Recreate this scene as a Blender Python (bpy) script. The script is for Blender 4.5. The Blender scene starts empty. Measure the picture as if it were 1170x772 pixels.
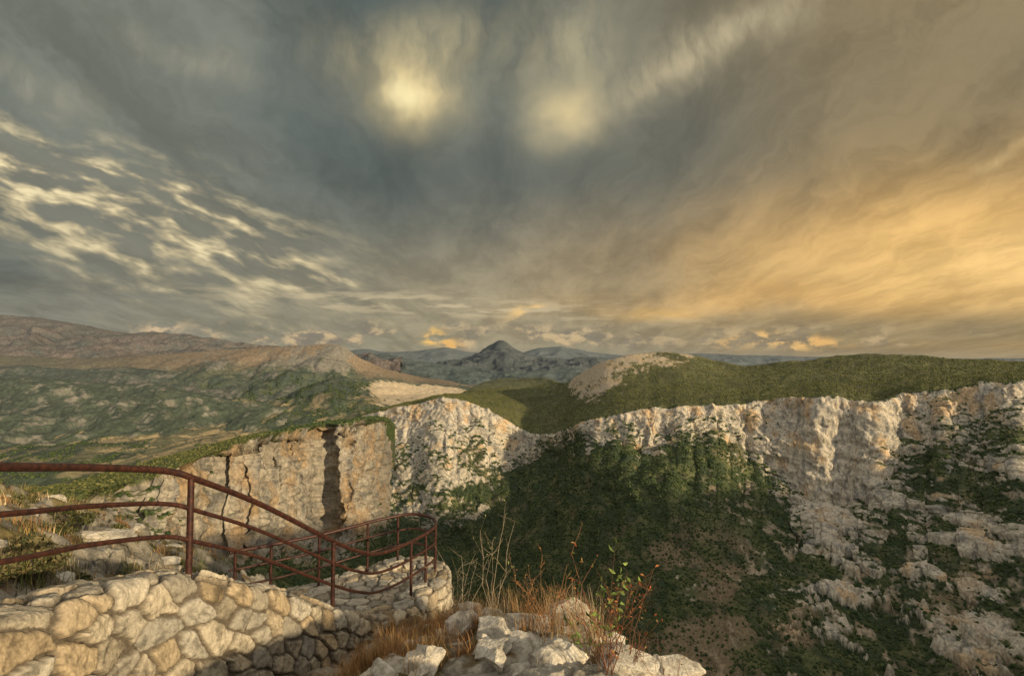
import bpy, math, numpy as np
from mathutils import Vector
rng=np.random.default_rng(7)
scene=bpy.context.scene
PITCH=math.radians(2.35); F=585.0; DS=1.35
# ------------------------------------------------------------ noise
_perm=np.random.default_rng(1).permutation(256).astype(np.int64)
_G=np.random.default_rng(2).normal(size=(256,3)); _G/=np.linalg.norm(_G,axis=1)[:,None]
def perlin(x,y,z):
    x,y,z=np.broadcast_arrays(np.asarray(x,float),np.asarray(y,float),np.asarray(z,float))
    xi=np.floor(x).astype(np.int64); yi=np.floor(y).astype(np.int64); zi=np.floor(z).astype(np.int64)
    fx=x-xi; fy=y-yi; fz=z-zi
    u=fx*fx*fx*(fx*(fx*6-15)+10); v=fy*fy*fy*(fy*(fy*6-15)+10); w=fz*fz*fz*(fz*(fz*6-15)+10)
    def gr(a,b,c):
        h=_perm[(_perm[(_perm[(xi+a)&255]+yi+b)&255]+zi+c)&255]; g=_G[h]
        return g[...,0]*(fx-a)+g[...,1]*(fy-b)+g[...,2]*(fz-c)
    def L(a,b,t): return a+(b-a)*t
    r=L(L(L(gr(0,0,0),gr(1,0,0),u),L(gr(0,1,0),gr(1,1,0),u),v),
        L(L(gr(0,0,1),gr(1,0,1),u),L(gr(0,1,1),gr(1,1,1),u),v),w)
    return r*1.6
def fbm(P,sc,octv=4,seed=0,gain=.5):
    sc=np.ones(3)/sc if np.isscalar(sc) else 1/np.array(sc)
    q=P*sc+seed*17.3; a=1;r=0;tot=0
    for i in range(octv):
        r=r+a*perlin(q[...,0],q[...,1],q[...,2]); tot+=a; a*=gain; q=q*2.03+5.1
    return r/tot*1.4
def ridged(P,sc,octv=4,seed=0):
    sc=np.ones(3)/sc if np.isscalar(sc) else 1/np.array(sc)
    q=P*sc+seed*13.7; a=1;r=0;tot=0
    for i in range(octv):
        r=r+a*(1-2*np.abs(perlin(q[...,0],q[...,1],q[...,2]))); tot+=a; a*=.5; q=q*2.07+3.3
    return r/tot
def sstep(a,b,x):
    t=np.clip((x-a)/(b-a),0,1); return t*t*(3-2*t)
def mixc(a,b,f): 
    return np.asarray(a)*(1-f[...,None])+np.asarray(b)*f[...,None]
def hash2(i,j,k):
    return ((np.sin(i*127.1+j*311.7+k*74.7)*43758.5453)%1.0)
def voronoi(u,v,jit=.8):
    iu=np.floor(u); iv=np.floor(v)
    F1=np.full(u.shape,9.); F2=np.full(u.shape,9.); ida=np.zeros(u.shape); idb=np.zeros(u.shape)
    for a in (-1,0,1):
        for b in (-1,0,1):
            ci=iu+a; cj=iv+b
            cx=ci+.5+(hash2(ci,cj,1)-.5)*jit; cy=cj+.5+(hash2(ci,cj,2)-.5)*jit
            d=np.sqrt((u-cx)**2+(v-cy)**2)
            m=d<F1
            F2=np.where(m,F1,np.minimum(F2,d)); F1=np.where(m,d,F1)
            ida=np.where(m,ci,ida); idb=np.where(m,cj,idb)
    return F1,F2,ida,idb
def W(px,py,d):
    s=(px-585)/F; t=(386-py)/F
    y=math.cos(PITCH)-t*math.sin(PITCH); z=math.sin(PITCH)+t*math.cos(PITCH)
    k=d/y
    return np.stack([s*k,y*k,z*k],-1) if isinstance(k,np.ndarray) else np.array([s*k,d,z*k])
# ------------------------------------------------------------ mesh helpers
def link(o): scene.collection.objects.link(o); return o
def mesh_obj(name,V,Fc,mat,col=None,smooth=True,quad=True):
    me=bpy.data.meshes.new(name); n=Fc.shape[1]
    me.vertices.add(len(V)); me.vertices.foreach_set('co',np.ascontiguousarray(V,dtype=np.float32).ravel())
    me.loops.add(Fc.size); me.loops.foreach_set('vertex_index',Fc.astype(np.int32).ravel())
    me.polygons.add(len(Fc)); me.polygons.foreach_set('loop_start',np.arange(0,Fc.size,n,dtype=np.int32))
    me.polygons.foreach_set('use_smooth',np.full(len(Fc),smooth))
    me.update(calc_edges=True)
    if col is not None:
        ca=me.color_attributes.new('Col','FLOAT_COLOR','POINT')
        c=np.ones((len(V),4),np.float32); c[:,:3]=col.reshape(-1,3); ca.data.foreach_set('color',c.ravel())
    me.materials.append(mat)
    return link(bpy.data.objects.new(name,me))
def grid_faces(R,C):
    i=np.arange(R*C).reshape(R,C)
    return np.stack([i[:-1,:-1],i[:-1,1:],i[1:,1:],i[1:,:-1]],-1).reshape(-1,4)
def normals(P):
    a=np.gradient(P,axis=0); b=np.gradient(P,axis=1)
    n=np.cross(a,b); n/=np.linalg.norm(n,axis=-1)[...,None]+1e-9
    return n
# ------------------------------------------------------------ materials
def mat_attr(name,scales,amt,bump=0.3,bdist=.1,rough=.92,stretch=(1,1,1),emit=None):
    m=bpy.data.materials.new(name); m.use_nodes=True; nt=m.node_tree; N=nt.nodes; Lk=nt.links
    b=N['Principled BSDF']; b.inputs['Roughness'].default_value=rough
    b.inputs['Specular IOR Level'].default_value=.2
    at=N.new('ShaderNodeAttribute'); at.attribute_name='Col'
    tc=N.new('ShaderNodeTexCoord'); mp=N.new('ShaderNodeMapping'); mp.inputs['Scale'].default_value=stretch
    Lk.new(tc.outputs['Object'],mp.inputs['Vector'])
    cur=at.outputs['Color']; last=None
    for s,a in zip(scales,amt):
        n=N.new('ShaderNodeTexNoise'); n.inputs['Scale'].default_value=s; n.inputs['Detail'].default_value=3; n.inputs['Roughness'].default_value=.65
        Lk.new(mp.outputs[0],n.inputs['Vector'])
        r=N.new('ShaderNodeMapRange'); r.inputs[1].default_value=.3; r.inputs[2].default_value=.7
        r.inputs[3].default_value=1-a; r.inputs[4].default_value=1+a
        Lk.new(n.outputs[0],r.inputs[0])
        v=N.new('ShaderNodeVectorMath'); v.operation='SCALE'; Lk.new(cur,v.inputs[0]); Lk.new(r.outputs[0],v.inputs['Scale']); cur=v.outputs[0]; last=n
    Lk.new(cur,b.inputs['Base Color'])
    if bump>0:
        bp=N.new('ShaderNodeBump'); bp.inputs['Strength'].default_value=bump; bp.inputs['Distance'].default_value=bdist
        Lk.new(last.outputs[0],bp.inputs['Height']); Lk.new(bp.outputs[0],b.inputs['Normal'])
    return m
mat_terrain=mat_attr('limestone_and_scrub',[.20],[.42],.7,3.5,stretch=(1,1,.6))
mat_far=mat_attr('far_hills',[.03],[.3],.3,12)
mat_stone=mat_attr('masonry_stone',[6,45],[.16,.26],.7,.012)
mat_ledge=mat_attr('ledge_limestone',[2.5,28],[.22,.28],.7,.03)
mat_plant=mat_attr('plant_matter',[9],[.3],0,.1,.8)
# ------------------------------------------------------------ terrain sheets
def make_sheet(cols,pxs,rowpx=1.0,sm=6,minrows=5,jit=None,djit=None,dl=110.):
    keys=sorted(cols); K=len(cols[keys[0]])
    upx=np.arange(keys[0],keys[-1]+1)
    arr=np.array([cols[k] for k in keys],float); arr[:,:,1]*=DS
    ker=np.exp(-.5*(np.arange(-4*sm,4*sm+1)/sm)**2); ker/=ker.sum()
    out=np.zeros((K,3,len(pxs)))
    for k in range(K):
        for j in range(3):
            a=np.interp(upx,keys,np.log(arr[:,k,j]) if j==1 else arr[:,k,j])
            a=np.convolve(np.pad(a,4*sm,mode='edge'),ker,'valid')
            a=np.interp(pxs,upx,a); out[k,j]=np.exp(a) if j==1 else a
    q=np.stack([pxs/45.,pxs*0,pxs*0],-1)
    if jit:
        for k,a in jit.items(): out[k,0]+=a*fbm(q+k*(0 if k<=4 else 3.7),1.,4,60,.6)
    if djit:
        for k,a in djit.items(): out[k,1]*=1+a*fbm(q*45./dl,1.,3,66,.4)
    segs=[];tk=[]
    for k in range(K-1):
        n=max(minrows,int(abs(out[k+1,0]-out[k,0]).mean()/rowpx))
        t=np.arange(n)/n
        if k==K-2: t=np.linspace(0,1,n+1)
        py=out[k,0][None]*(1-t[:,None])+out[k+1,0][None]*t[:,None]
        ra=1/out[k,1];rb=1/out[k+1,1]
        inv=ra[None]*(1-t[:,None])+rb[None]*t[:,None]; d=1/inv
        segs.append(np.dstack([py,d,out[k,2][None]*(1-t[:,None])+out[k+1,2][None]*t[:,None]])); tk.append(np.repeat((k+t)[:,None],len(pxs),1))
    S=np.concatenate(segs,0); T=np.concatenate(tk,0)
    P=W(np.broadcast_to(pxs[None],S.shape[:2]),S[...,0],S[...,1])
    return P,S[...,2],T
GREEN1=np.array([.034,.052,.020]); GREEN2=np.array([.10,.110,.040]); SOIL=np.array([.19,.145,.085])
ROCK=np.array([.56,.50,.40]); RORG=np.array([.56,.38,.20]); RGREY=np.array([.27,.26,.235])
def haze(C,P,k=14000.,hc=(.125,.15,.165)):  # aerial haze painted into the base colour, stronger with distance from the origin
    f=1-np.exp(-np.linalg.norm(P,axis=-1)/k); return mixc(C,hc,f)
forest=[];scrub=[]
def scatter(P,veg,dens,rmin,rmax,pmask=None,target=None):
    A=P[1:,:-1]-P[:-1,:-1]; B=P[:-1,1:]-P[:-1,:-1]
    area=np.linalg.norm(np.cross(A,B),axis=-1)
    v=veg[:-1,:-1]
    e=area*dens*v
    if pmask is not None: e=e*pmask[:-1,:-1]
    n=rng.poisson(np.clip(e,0,12)); idx=np.repeat(np.arange(n.size),n.ravel())
    r,c=np.unravel_index(idx,n.shape)
    a=rng.random((len(r),1)); b=rng.random((len(r),1))
    p=P[r,c]+a*(P[r+1,c]-P[r,c])+b*(P[r,c+1]-P[r,c])
    rad=rng.uniform(rmin,rmax,len(r))*rng.choice([.6,.85,1,1.25],len(r))
    p[:,2]+=rad*.35
    (forest if target is None else target).append((p,rad))
def cliff_finish(P,rock,T,ampf,seed,slope,veg_dark=1.0,big=1.0,dark=1.0,org=0.,flute=1.,band=None):
    n=normals(P); 
    if n[...,1].mean()>0 : n=-n
    r=np.clip(rock,0,1)
    wp=np.stack([fbm(P,(130*big,130*big,130*big),3,seed+20),fbm(P,(130*big,130*big,130*big),3,seed+21),fbm(P,(90*big,90*big,90*big),3,seed+22)],-1)
    Pw=P+wp*np.array([55,55,60])*big
    zz=P[...,2]+wp[...,2]*16+P[...,0]*.05
    if band is not None:
        bd=perlin(P[...,0]/240,P[...,1]/240,zz/60.)+.6*fbm(P,(70,70,30),4,seed+40,.6)
        r=np.clip(r+band*(sstep(.10,.35,bd)*.45-.12),0,1)
    mod=.35+.9*sstep(-.5,.5,fbm(P,(170,170,120),3,seed+23))
    r1=ridged(Pw,(210*big,210*big,300*big),4,seed); r2=ridged(Pw,(60*big,60*big,130*big),4,seed+1)
    dc=r1*24*big+r2*7*big*mod*flute+fbm(P,(36*big,36*big,44*big),5,seed+2,.62)*10*big
    strat=perlin(P[...,0]/260,P[...,1]/260,zz/26.)
    dc+=strat*5*big
    bl=voronoi((Pw[...,0]+.7*Pw[...,1])/(42*big),zz/(60*big),.9)
    dc+=(hash2(bl[2],bl[3],3)-.5)*9*big*sstep(0,.12,bl[1]-bl[0])
    dsl=ridged(Pw,(260*big,260*big,260*big),5,seed+30)*34*big+fbm(P,40*big,4,seed+5)*6*big
    w=slope*(1-.35*r); d=dc*(1-w)+dsl*w+fbm(P,14*big,3,seed+31)*3.0*big*r
    if band is not None: d=d+band*sstep(.10,.3,bd)*14
    P2=P+n*(d*ampf)[...,None]
    n2=normals(P2); nz=np.abs(n2[...,2])
    nb=fbm(P2,(120,120,70),5,seed+3,.6); nf=fbm(P2,(24,24,12),5,seed+4,.65)
    rm=r*1.05-.12+.55*nb*(1-abs(2*r-1)*.45)+.36*nf + (.55-nz)*.6*sstep(.12,.4,r)
    rm=sstep(.38,.54,rm)
    st=fbm(P2,(15,15,130),5,seed+6,.65); st2=fbm(P2,(60,60,90),4,seed+7)
    C=np.broadcast_to(ROCK,P.shape).copy()
    C=mixc(C,RORG,np.clip(sstep(.05,.5,st2+.35*st+org)*.8,0,1))
    C=mixc(C,RGREY,sstep(-.02,.38,st-.3*st2)*.9)
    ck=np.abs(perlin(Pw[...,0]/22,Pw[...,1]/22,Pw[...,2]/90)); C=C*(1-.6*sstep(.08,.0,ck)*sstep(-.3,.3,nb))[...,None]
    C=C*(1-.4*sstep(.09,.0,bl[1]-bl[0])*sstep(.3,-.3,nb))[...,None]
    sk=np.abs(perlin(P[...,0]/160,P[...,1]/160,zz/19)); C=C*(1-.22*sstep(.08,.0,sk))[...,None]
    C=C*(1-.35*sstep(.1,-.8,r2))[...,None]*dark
    G=mixc(GREEN1*veg_dark,GREEN2*veg_dark,sstep(-.3,.5,fbm(P2,60,4,seed+8)))
    G=mixc(G,SOIL,sstep(.15,.5,fbm(P2,(110,110,110),5,seed+9,.6))*.5)
    return P2,rm,G,C
def pxsamples(segs):
    return np.unique(np.concatenate([np.arange(a,b,s) for a,b,s in segs]))
# --- main canyon, right plateau
cols={
 340:[(540,5200,.2),(512,3800,.1),(515,2900,.1),(518,2150,.6),(520,2140,.8),(560,2030,.6),(590,1850,.3),(620,1700,.1),(660,1500,.1),(900,700,0)],
 395:[(520,5200,.2),(481,3000,.1),(482,2500,.1),(483,2100,.6),(485,2050,.8),(565,1960,.7),(590,1800,.3),(625,1650,.1),(665,1450,.1),(900,700,0)],
 440:[(500,5200,.2),(466,2500,.1),(468,2300,.1),(469,1960,.6),(471,1950,.95),(520,1850,.7),(575,1700,.5),(625,1600,.1),(670,1400,.1),(900,700,0)],
 475:[(490,5200,.2),(458,2500,.1),(460,2300,.1),(463,1940,.6),(465,1930,.95),(508,1840,.65),(575,1680,.55),(625,1600,.1),(670,1400,.1),(900,700,0)],
 500:[(480,5200,.2),(452,2500,.1),(453,2300,.1),(455,1910,.6),(457,1900,.95),(500,1810,.6),(577,1640,.55),(625,1560,.1),(670,1350,.1),(900,680,0)],
 530:[(480,5200,.2),(449,2900,0),(453,2500,.1),(458,1890,.6),(460,1880,.95),(508,1790,.6),(580,1620,.5),(628,1530,.1),(670,1300,.1),(900,660,0)],
 548:[(480,5000,.2),(438,3400,0),(453,2600,0),(466,1860,.4),(468,1850,.9),(520,1760,.65),(588,1590,.4),(632,1480,.1),(680,1250,.1),(900,650,0)],
 575:[(480,5000,.2),(433,3500,0),(453,2600,0),(480,1830,.4),(483,1820,.9),(532,1740,.65),(592,1540,.25),(630,1420,.1),(690,1180,.1),(900,640,0)],
 603:[(480,4800,.2),(432,3300,0),(458,2500,0),(497,1800,.3),(499,1790,.85),(534,1740,.45),(585,1500,.05),(635,1350,.05),(700,1080,.1),(900,620,0)],
 625:[(480,4700,.2),(432,3100,.1),(462,2450,0),(499,1760,.1),(501,1750,.5),(520,1720,.2),(580,1470,0),(640,1290,.05),(710,1040,.1),(900,610,0)],
 645:[(480,4500,.2),(441,2700,.4),(464,2300,.1),(493,1690,.1),(495,1680,.55),(513,1650,.2),(575,1430,0),(645,1230,.05),(720,1000,.1),(900,600,0)],
 662:[(470,3600,.2),(428,2500,1.),(456,2150,.6),(485,1580,.1),(487,1570,.75),(505,1540,.3),(565,1390,0),(645,1190,.05),(730,950,.1),(900,600,0)],
 690:[(460,3400,.2),(412,2300,1.),(446,2000,.8),(475,1510,.1),(478,1500,.9),(508,1460,.5),(560,1340,0),(640,1130,.1),(740,900,.25),(920,600,0)],
 720:[(460,3400,.2),(406,2280,1.),(442,1950,.4),(471,1500,.1),(474,1490,.95),(514,1445,.5),(555,1310,0),(640,1090,.15),(760,850,.3),(920,600,0)],
 760:[(460,3400,.2),(402,2300,.9),(440,1900,.1),(464,1490,.1),(467,1480,.95),(510,1430,.5),(550,1290,0),(645,1040,.3),(780,800,.35),(920,600,0)],
 800:[(460,3400,.2),(408,2250,.6),(441,1850,.1),(463,1455,.1),(466,1450,.95),(505,1410,.4),(552,1290,.05),(650,1010,.35),(790,780,.35),(920,600,0)],
 850:[(460,3300,.1),(419,2200,.1),(442,1800,0),(460,1425,.1),(463,1420,.9),(520,1375,.45),(560,1290,.2),(660,990,.35),(800,750,.35),(920,600,0)],
 900:[(460,3200,.1),(414,2100,0),(440,1750,0),(456,1385,.1),(458,1380,.95),(555,1310,.75),(600,1200,.4),(680,980,.38),(820,720,.35),(940,560,0)],
 950:[(460,3200,.1),(408,2100,0),(436,1700,0),(455,1305,.1),(457,1300,1),(580,1230,.95),(612,1150,.55),(690,950,.45),(840,700,.35),(940,560,0)],
 1000:[(460,3200,.1),(405,2050,0),(434,1650,0),(462,1270,.2),(465,1260,1),(570,1180,.8),(605,1100,.55),(690,940,.5),(845,690,.35),(940,560,0)],
 1030:[(460,3100,.1),(406,2000,0),(432,1600,0),(452,1290,.2),(455,1280,.75),(535,1210,.45),(600,1110,.6),(690,930,.48),(850,680,.35),(940,560,0)],
 1100:[(460,3000,.1),(411,1900,0),(430,1500,0),(444,1210,.2),(447,1200,.8),(515,1130,.42),(600,1040,.6),(700,880,.45),(860,660,.35),(950,550,0)],
 1170:[(460,3000,.1),(414,1800,0),(428,1450,0),(437,1140,.2),(440,1130,.8),(505,1070,.45),(600,960,.58),(700,830,.42),(860,640,.35),(950,540,0)],
 1400:[(460,2800,.1),(414,1700,0),(428,1400,0),(437,1040,.2),(441,1030,.7),(560,960,.6),(610,900,.5),(710,780,.4),(880,560,.3),(960,460,0)],
 1900:[(460,2600,.1),(414,1500,0),(428,1200,0),(437,860,.2),(441,850,.7),(580,760,.6),(610,720,.5),(710,620,.4),(880,460,.3),(960,400,0)],
}
pxs=pxsamples([(340,1200,1.1),(1200,1901,6)])
P,rock,T=make_sheet(cols,pxs,.85,jit={1:1.6,3:3.5,4:3.5,5:18,6:12},djit={3:.035,4:.035,5:.05,6:.04})
ampf=np.interp(T,[0,1,1.9,2.5,3.2,4,5,6,7,8,9],[.3,.30,.35,.35,.4,1,1.25,1.3,1.3,1.3,1.0])
ampf*=np.interp(pxs,[340,395,440,600],[.2,.5,1.1,1])[None]
slope=np.maximum(sstep(4.8,5.6,T)*np.interp(pxs,[560,640],[.5,1.])[None],sstep(3.9,3.5,T))
SX=P[...,0]/P[...,1]
band=sstep(4.9,5.5,T)*sstep(.42,.58,SX)
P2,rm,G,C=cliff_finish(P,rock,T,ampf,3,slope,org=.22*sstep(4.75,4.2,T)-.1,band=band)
brown=sstep(0.1,.6,fbm(P2,(120,120,80),5,44,.6)+.45*np.exp(-((SX-.37)/.11)**2))*sstep(6.3,6.9,T)*sstep(.18,.3,SX)
# scree chutes, broken up
q=np.stack([P[...,0]/95,P[...,1]*0+T*.15,P[...,0]*0],-1)
gl=1-np.abs(perlin(q[...,0],q[...,1],q[...,2])*2+.8*fbm(P2,(60,60,60),4,61,.6))
gl=sstep(.80,.97,gl)*sstep(-.1,.35,fbm(P2,(70,70,110),4,62,.6))*sstep(5.3,5.9,T)*sstep(.3,.45,SX)
G=mixc(G,np.array([.24,.175,.11]),np.maximum(brown,gl)*.8)
C=mixc(C,np.array([.46,.35,.23]),np.maximum(brown*.7,gl*.5))
rm=np.maximum(rm,gl*.6)
C=mixc(C,np.array([.46,.36,.23]),sstep(3.0,2.2,T)*.65)
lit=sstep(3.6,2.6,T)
G=mixc(G,np.array([.17,.16,.055]),lit*.5)  # sunlit olive of the plateau top painted into the vegetation colour
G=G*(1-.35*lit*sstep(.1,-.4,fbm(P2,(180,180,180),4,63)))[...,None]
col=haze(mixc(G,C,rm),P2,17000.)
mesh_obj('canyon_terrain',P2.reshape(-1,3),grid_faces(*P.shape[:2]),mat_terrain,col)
vis=np.broadcast_to((pxs<1240)[None],rm.shape)*1.
veg=sstep(.35,.0,rm)*(1-brown*.7)
clump=sstep(-.45,.0,fbm(P2,(30,30,30),4,88,.6))
scatter(P2,veg*(.35+.65*clump),.010,1.4,3.2,vis*(T>1.02)*(T<3.7)*(P2[...,1]<4000),scrub)
dn=np.where(SX<.42,1.,.85)
scatter(P2,veg*clump*dn,.026,1.6,3.6,vis*(T>=3.7)*(P2[...,1]<4000))
# --- left promontory
cols={
 -500:[(680,330,.1),(600,200,.1),(640,170,.2),(642,169,.5),(690,150,.5),(760,130,.3),(900,110,.2)],
 -150:[(640,480,.1),(578,300,.1),(592,260,.2),(594,258,.5),(625,220,.6),(680,190,.4),(900,140,.3)],
 0:[(600,600,.1),(560,400,.1),(577,330,.2),(579,328,.7),(602,270,.55),(640,230,.5),(800,200,.3)],
 80:[(590,650,.1),(549,460,.1),(565,370,.3),(567,368,.7),(600,310,.55),(640,270,.5),(800,220,.3)],
 150:[(580,700,.1),(532,520,.1),(548,440,.3),(550,438,.7),(602,380,.6),(640,330,.5),(800,260,.3)],
 210:[(570,800,.1),(514,600,.05),(529,510,.3),(531,508,.75),(604,470,.75),(640,410,.5),(800,300,.3)],
 260:[(560,900,.1),(501,680,.05),(508,600,.3),(510,598,.95),(608,560,.9),(650,480,.4),(800,350,.3)],
 330:[(550,1000,.1),(487,820,.05),(490,740,.3),(492,735,1),(613,680,.95),(650,600,.3),(800,420,.3)],
 372:[(545,1100,.1),(480,900,.1),(483,850,.3),(485,845,1),(610,800,.95),(650,650,.3),(800,460,.3)],
 400:[(540,1200,.1),(478,960,.1),(480,840,.3),(482,830,1),(608,780,.95),(650,720,.2),(800,500,.2)],
 430:[(530,1300,.1),(475,1060,.1),(477,960,.3),(480,950,1),(588,870,.95),(640,790,.2),(800,560,.2)],
 443:[(530,1500,.1),(476,1200,.1),(478,1120,.3),(481,1110,1),(568,1030,.95),(620,930,.2),(800,660,.2)],
 451:[(540,1900,.1),(487,1600,.1),(490,1500,.3),(494,1490,.9),(580,1400,.8),(635,1250,.2),(800,900,.2)],
}
pxs=pxsamples([(-500,-60,5),(-60,452,1.0)])
P,rock,T=make_sheet(cols,pxs,.8,sm=3,jit={1:1.5,2:3,3:3,4:6},djit={2:.06,3:.06,4:.06},dl=42.)
ampf=np.interp(T,[0,1,2,3,4,5,6],[.3,.12,.14,1.4,1.4,1.,.8])*np.interp(P[...,1],[200,540,1080],[.35,.8,1.2])
ampf*=np.interp(pxs,[0,432,451],[1,1,.5])[None]
slope=np.maximum(sstep(4.2,5.,T),sstep(2.9,2.5,T))
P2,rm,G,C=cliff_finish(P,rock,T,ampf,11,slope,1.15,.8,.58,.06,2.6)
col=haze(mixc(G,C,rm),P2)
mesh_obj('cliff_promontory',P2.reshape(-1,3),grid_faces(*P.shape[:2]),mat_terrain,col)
vis=np.broadcast_to((pxs>-40)[None],rm.shape)*1.
scatter(P2,sstep(.6,.1,rm),.055,.7,2.0,vis*(T>.6)*(T<2.8)*(P2[...,1]<950),scrub)
scatter(P2,sstep(.4,.05,rm),.03,1.3,2.8,vis*(T>.6)*((T>=2.8)|(P2[...,1]>=950)))
# --- left valley and table mountain
cols={
 -500:[(470,7000,0),(402,5000,.2),(425,4300,.1),(455,3700,.4),(475,3300,.1),(505,2500,0),(560,1500,0),(700,800,0)],
 0:[(470,7000,0),(405,5000,.2),(428,4400,.1),(447,3900,.45),(470,3500,.3),(507,2500,0),(560,1500,0),(700,800,0)],
 100:[(470,7000,0),(409,5000,.2),(425,4300,.1),(446,3900,.5),(468,3500,.3),(500,2500,0),(560,1500,0),(700,800,0)],
 180:[(470,7000,0),(404,4900,.3),(420,4300,.2),(442,3800,.4),(460,3400,.3),(500,2500,0),(560,1500,0),(700,900,0)],
 300:[(470,6600,0),(396,4600,.4),(412,4200,.4),(436,3800,.2),(456,3300,.1),(490,2600,0),(550,1700,0),(680,1000,0)],
 380:[(470,6400,0),(392,4400,.4),(402,4250,.7),(430,3800,.1),(455,3200,.1),(482,2700,0),(540,1900,0),(680,1100,0)],
 394:[(470,6400,0),(394,4400,.7),(408,4250,.7),(434,3800,.1),(456,3200,.1),(480,2700,0),(540,1900,0),(680,1100,0)],
 410:[(470,6500,0),(408,4500,.4),(420,4300,.2),(436,3900,.3),(448,3500,.3),(476,2700,0),(540,1900,0),(680,1200,0)],
 440:[(480,6800,0),(421,4800,.1),(431,4300,.2),(436,4200,.9),(449,4000,.8),(476,2800,0),(540,2000,0),(680,1300,0)],
 480:[(490,7200,0),(430,5000,.1),(437,4600,.3),(440,4500,.9),(449,4300,.8),(478,3000,0),(540,2400,0),(680,1700,0)],
 520:[(500,7200,0),(436,5200,.1),(440,4800,.2),(445,4600,.8),(452,4400,.6),(490,3600,0),(560,3000,0),(680,2300,0)],
 620:[(520,7000,0),(440,5200,.1),(446,4800,.1),(450,4600,.1),(470,4400,.1),(500,4100,0),(560,3700,0),(680,2900,0)],
}
pxs=pxsamples([(-500,-20,6),(-20,621,1.2)])
P,rock,T=make_sheet(cols,pxs,.65,sm=3,jit={1:1.4,3:3})
n=normals(P); n=-n if n[...,1].mean()>0 else n
d=ridged(P,(800,800,900),6,31)*150+fbm(P,190,5,32,.6)*36
amp=np.interp(T,[0,.9,1,1.6,3,4,5,7],[.5,.10,.08,.6,1.1,.8,.4,.3])*np.interp(pxs,[400,440],[1,.25])[None]
P2=P+n*(d*amp)[...,None]
nb=fbm(P2,(300,300,160),5,33,.6); rm=sstep(.38,.62,rock+.45*nb+.35*fbm(P2,(60,60,40),4,34,.65))
G=mixc(np.array([.022,.036,.016]),np.array([.07,.075,.033]),sstep(-.2,.5,fbm(P2,150,6,35,.7)))
top=sstep(2.3,1.5,T+.5*nb)*np.interp(pxs,[60,260],[.4,1])[None]
G=mixc(G,np.array([.23,.155,.09]),top*.8)
fn=fbm(P2,(200,330,300),5,36,.6)
fld=sstep(.0,.2,fn+.55*np.exp(-((pxs[None]-215)/120)**2)-.16)*sstep(3.5,4.0,T)*sstep(5.9,5.2,T)
G=mixc(G,np.array([.36,.27,.135]),fld*.75)
fid=voronoi(P2[...,0]/90+fn*.8,P2[...,1]/150+nb*.6)
G=G*(1+.7*(hash2(fid[2],fid[3],4)-.5)*sstep(3.2,4,T))[...,None]
G=mixc(G,GREEN1*.8,np.maximum(sstep(.14,.05,fid[1]-fid[0])*.8,(hash2(fid[2],fid[3],9)<.35)*.7)*fld)
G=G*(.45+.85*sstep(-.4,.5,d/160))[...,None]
C=mixc(np.array([.20,.18,.145]),np.array([.56,.45,.30]),sstep(405,430,pxs)[None]*np.ones(T.shape))
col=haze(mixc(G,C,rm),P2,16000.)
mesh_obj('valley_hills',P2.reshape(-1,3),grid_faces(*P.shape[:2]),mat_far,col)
scatter(P2,sstep(.5,.2,rm)*(1-fld)*sstep(-.1,.3,fbm(P2,(120,160,120),4,91)),.0035,3.5,7,(T>2.6)*(P2[...,1]>2000)*(pxs>-30)[None]*(pxs<500)[None]*1.)
# --- distant ranges
def rangeh(name,sky,d0,d1,base,color,seed,amp=60,sc=900,color2=None,hk=14000.,jit=1.2,sharp=(-.3,.6)):
    ks=sorted(sky); pxs=np.arange(ks[0],ks[-1],1.2)
    cc={k:[(base+25,d0*1.35,0),(sky[k],d0,0),((sky[k]*.55+base*.45),(d0*.6+d1*.4),0),(base,d1,0),(base+60,d1*.8,0)] for k in ks}
    P,r,T=make_sheet(cc,pxs,.5,sm=2,minrows=18,jit={1:jit})
    n=normals(P); n=-n if n[...,1].mean()>0 else n
    d=ridged(P,(sc,sc,sc*1.6),6,seed)
    w=np.interp(T,[0,1,1.3,2,3,4],[.4,.15,.6,1,1,1])
    P=P+n*(d*amp*w*DS)[...,None]
    f=sstep(sharp[0],sharp[1],fbm(P,sc*.35,6,seed+1,.7))
    C=mixc(np.array(color),np.array(color2 if color2 else np.array(color)*.6),f)
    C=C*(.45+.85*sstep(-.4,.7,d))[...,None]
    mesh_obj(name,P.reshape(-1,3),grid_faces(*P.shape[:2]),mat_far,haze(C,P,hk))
rangeh('mountain_range',{-500:372,-100:360,0:361,40:364,80:369,110:376,130:380,150:382,180:380,205:383,240:389,270:394,320:401,390:408,460:418},7600,5200,425,(.12,.085,.07),51,210,1100,(.04,.045,.042),17000.)
rangeh('mountain_peak',{440:424,480:418,510:414,528:411,542:406,550:402,558:396,564:394,571:389,577:390,583:396,590:400,602:405,620:410,650:411,680:409,700:411,730:414},9500,6500,432,(.07,.08,.085),61,170,800,(.022,.03,.036),32000.)
rangeh('blue_hills',{380:404,410:406,440:404,465:410,490:415,520:419,560:424,600:423,650:421,700:425,760:430},7200,5200,440,(.06,.08,.08),71,110,800,(.03,.045,.035),20000.)  # bluish base colour stands in for distance haze
rangeh('valley_ridge',{-500:436,-60:430,0:433,50:431,95:437,135:441,170:438,215:448,250:455,290:462,330:474},3500,3000,480,(.17,.155,.125),101,85,420,(.030,.042,.02),17000.,2,(-.45,-.02))
rangeh('valley_ridge.001',{-300:425,-40:421,30:418,90:423,150:420,200:424,260:431,310:429,345:436,380:445},4400,3800,452,(.13,.115,.095),107,85,520,(.034,.045,.028),17000.,1.5,(-.45,.1))
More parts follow.
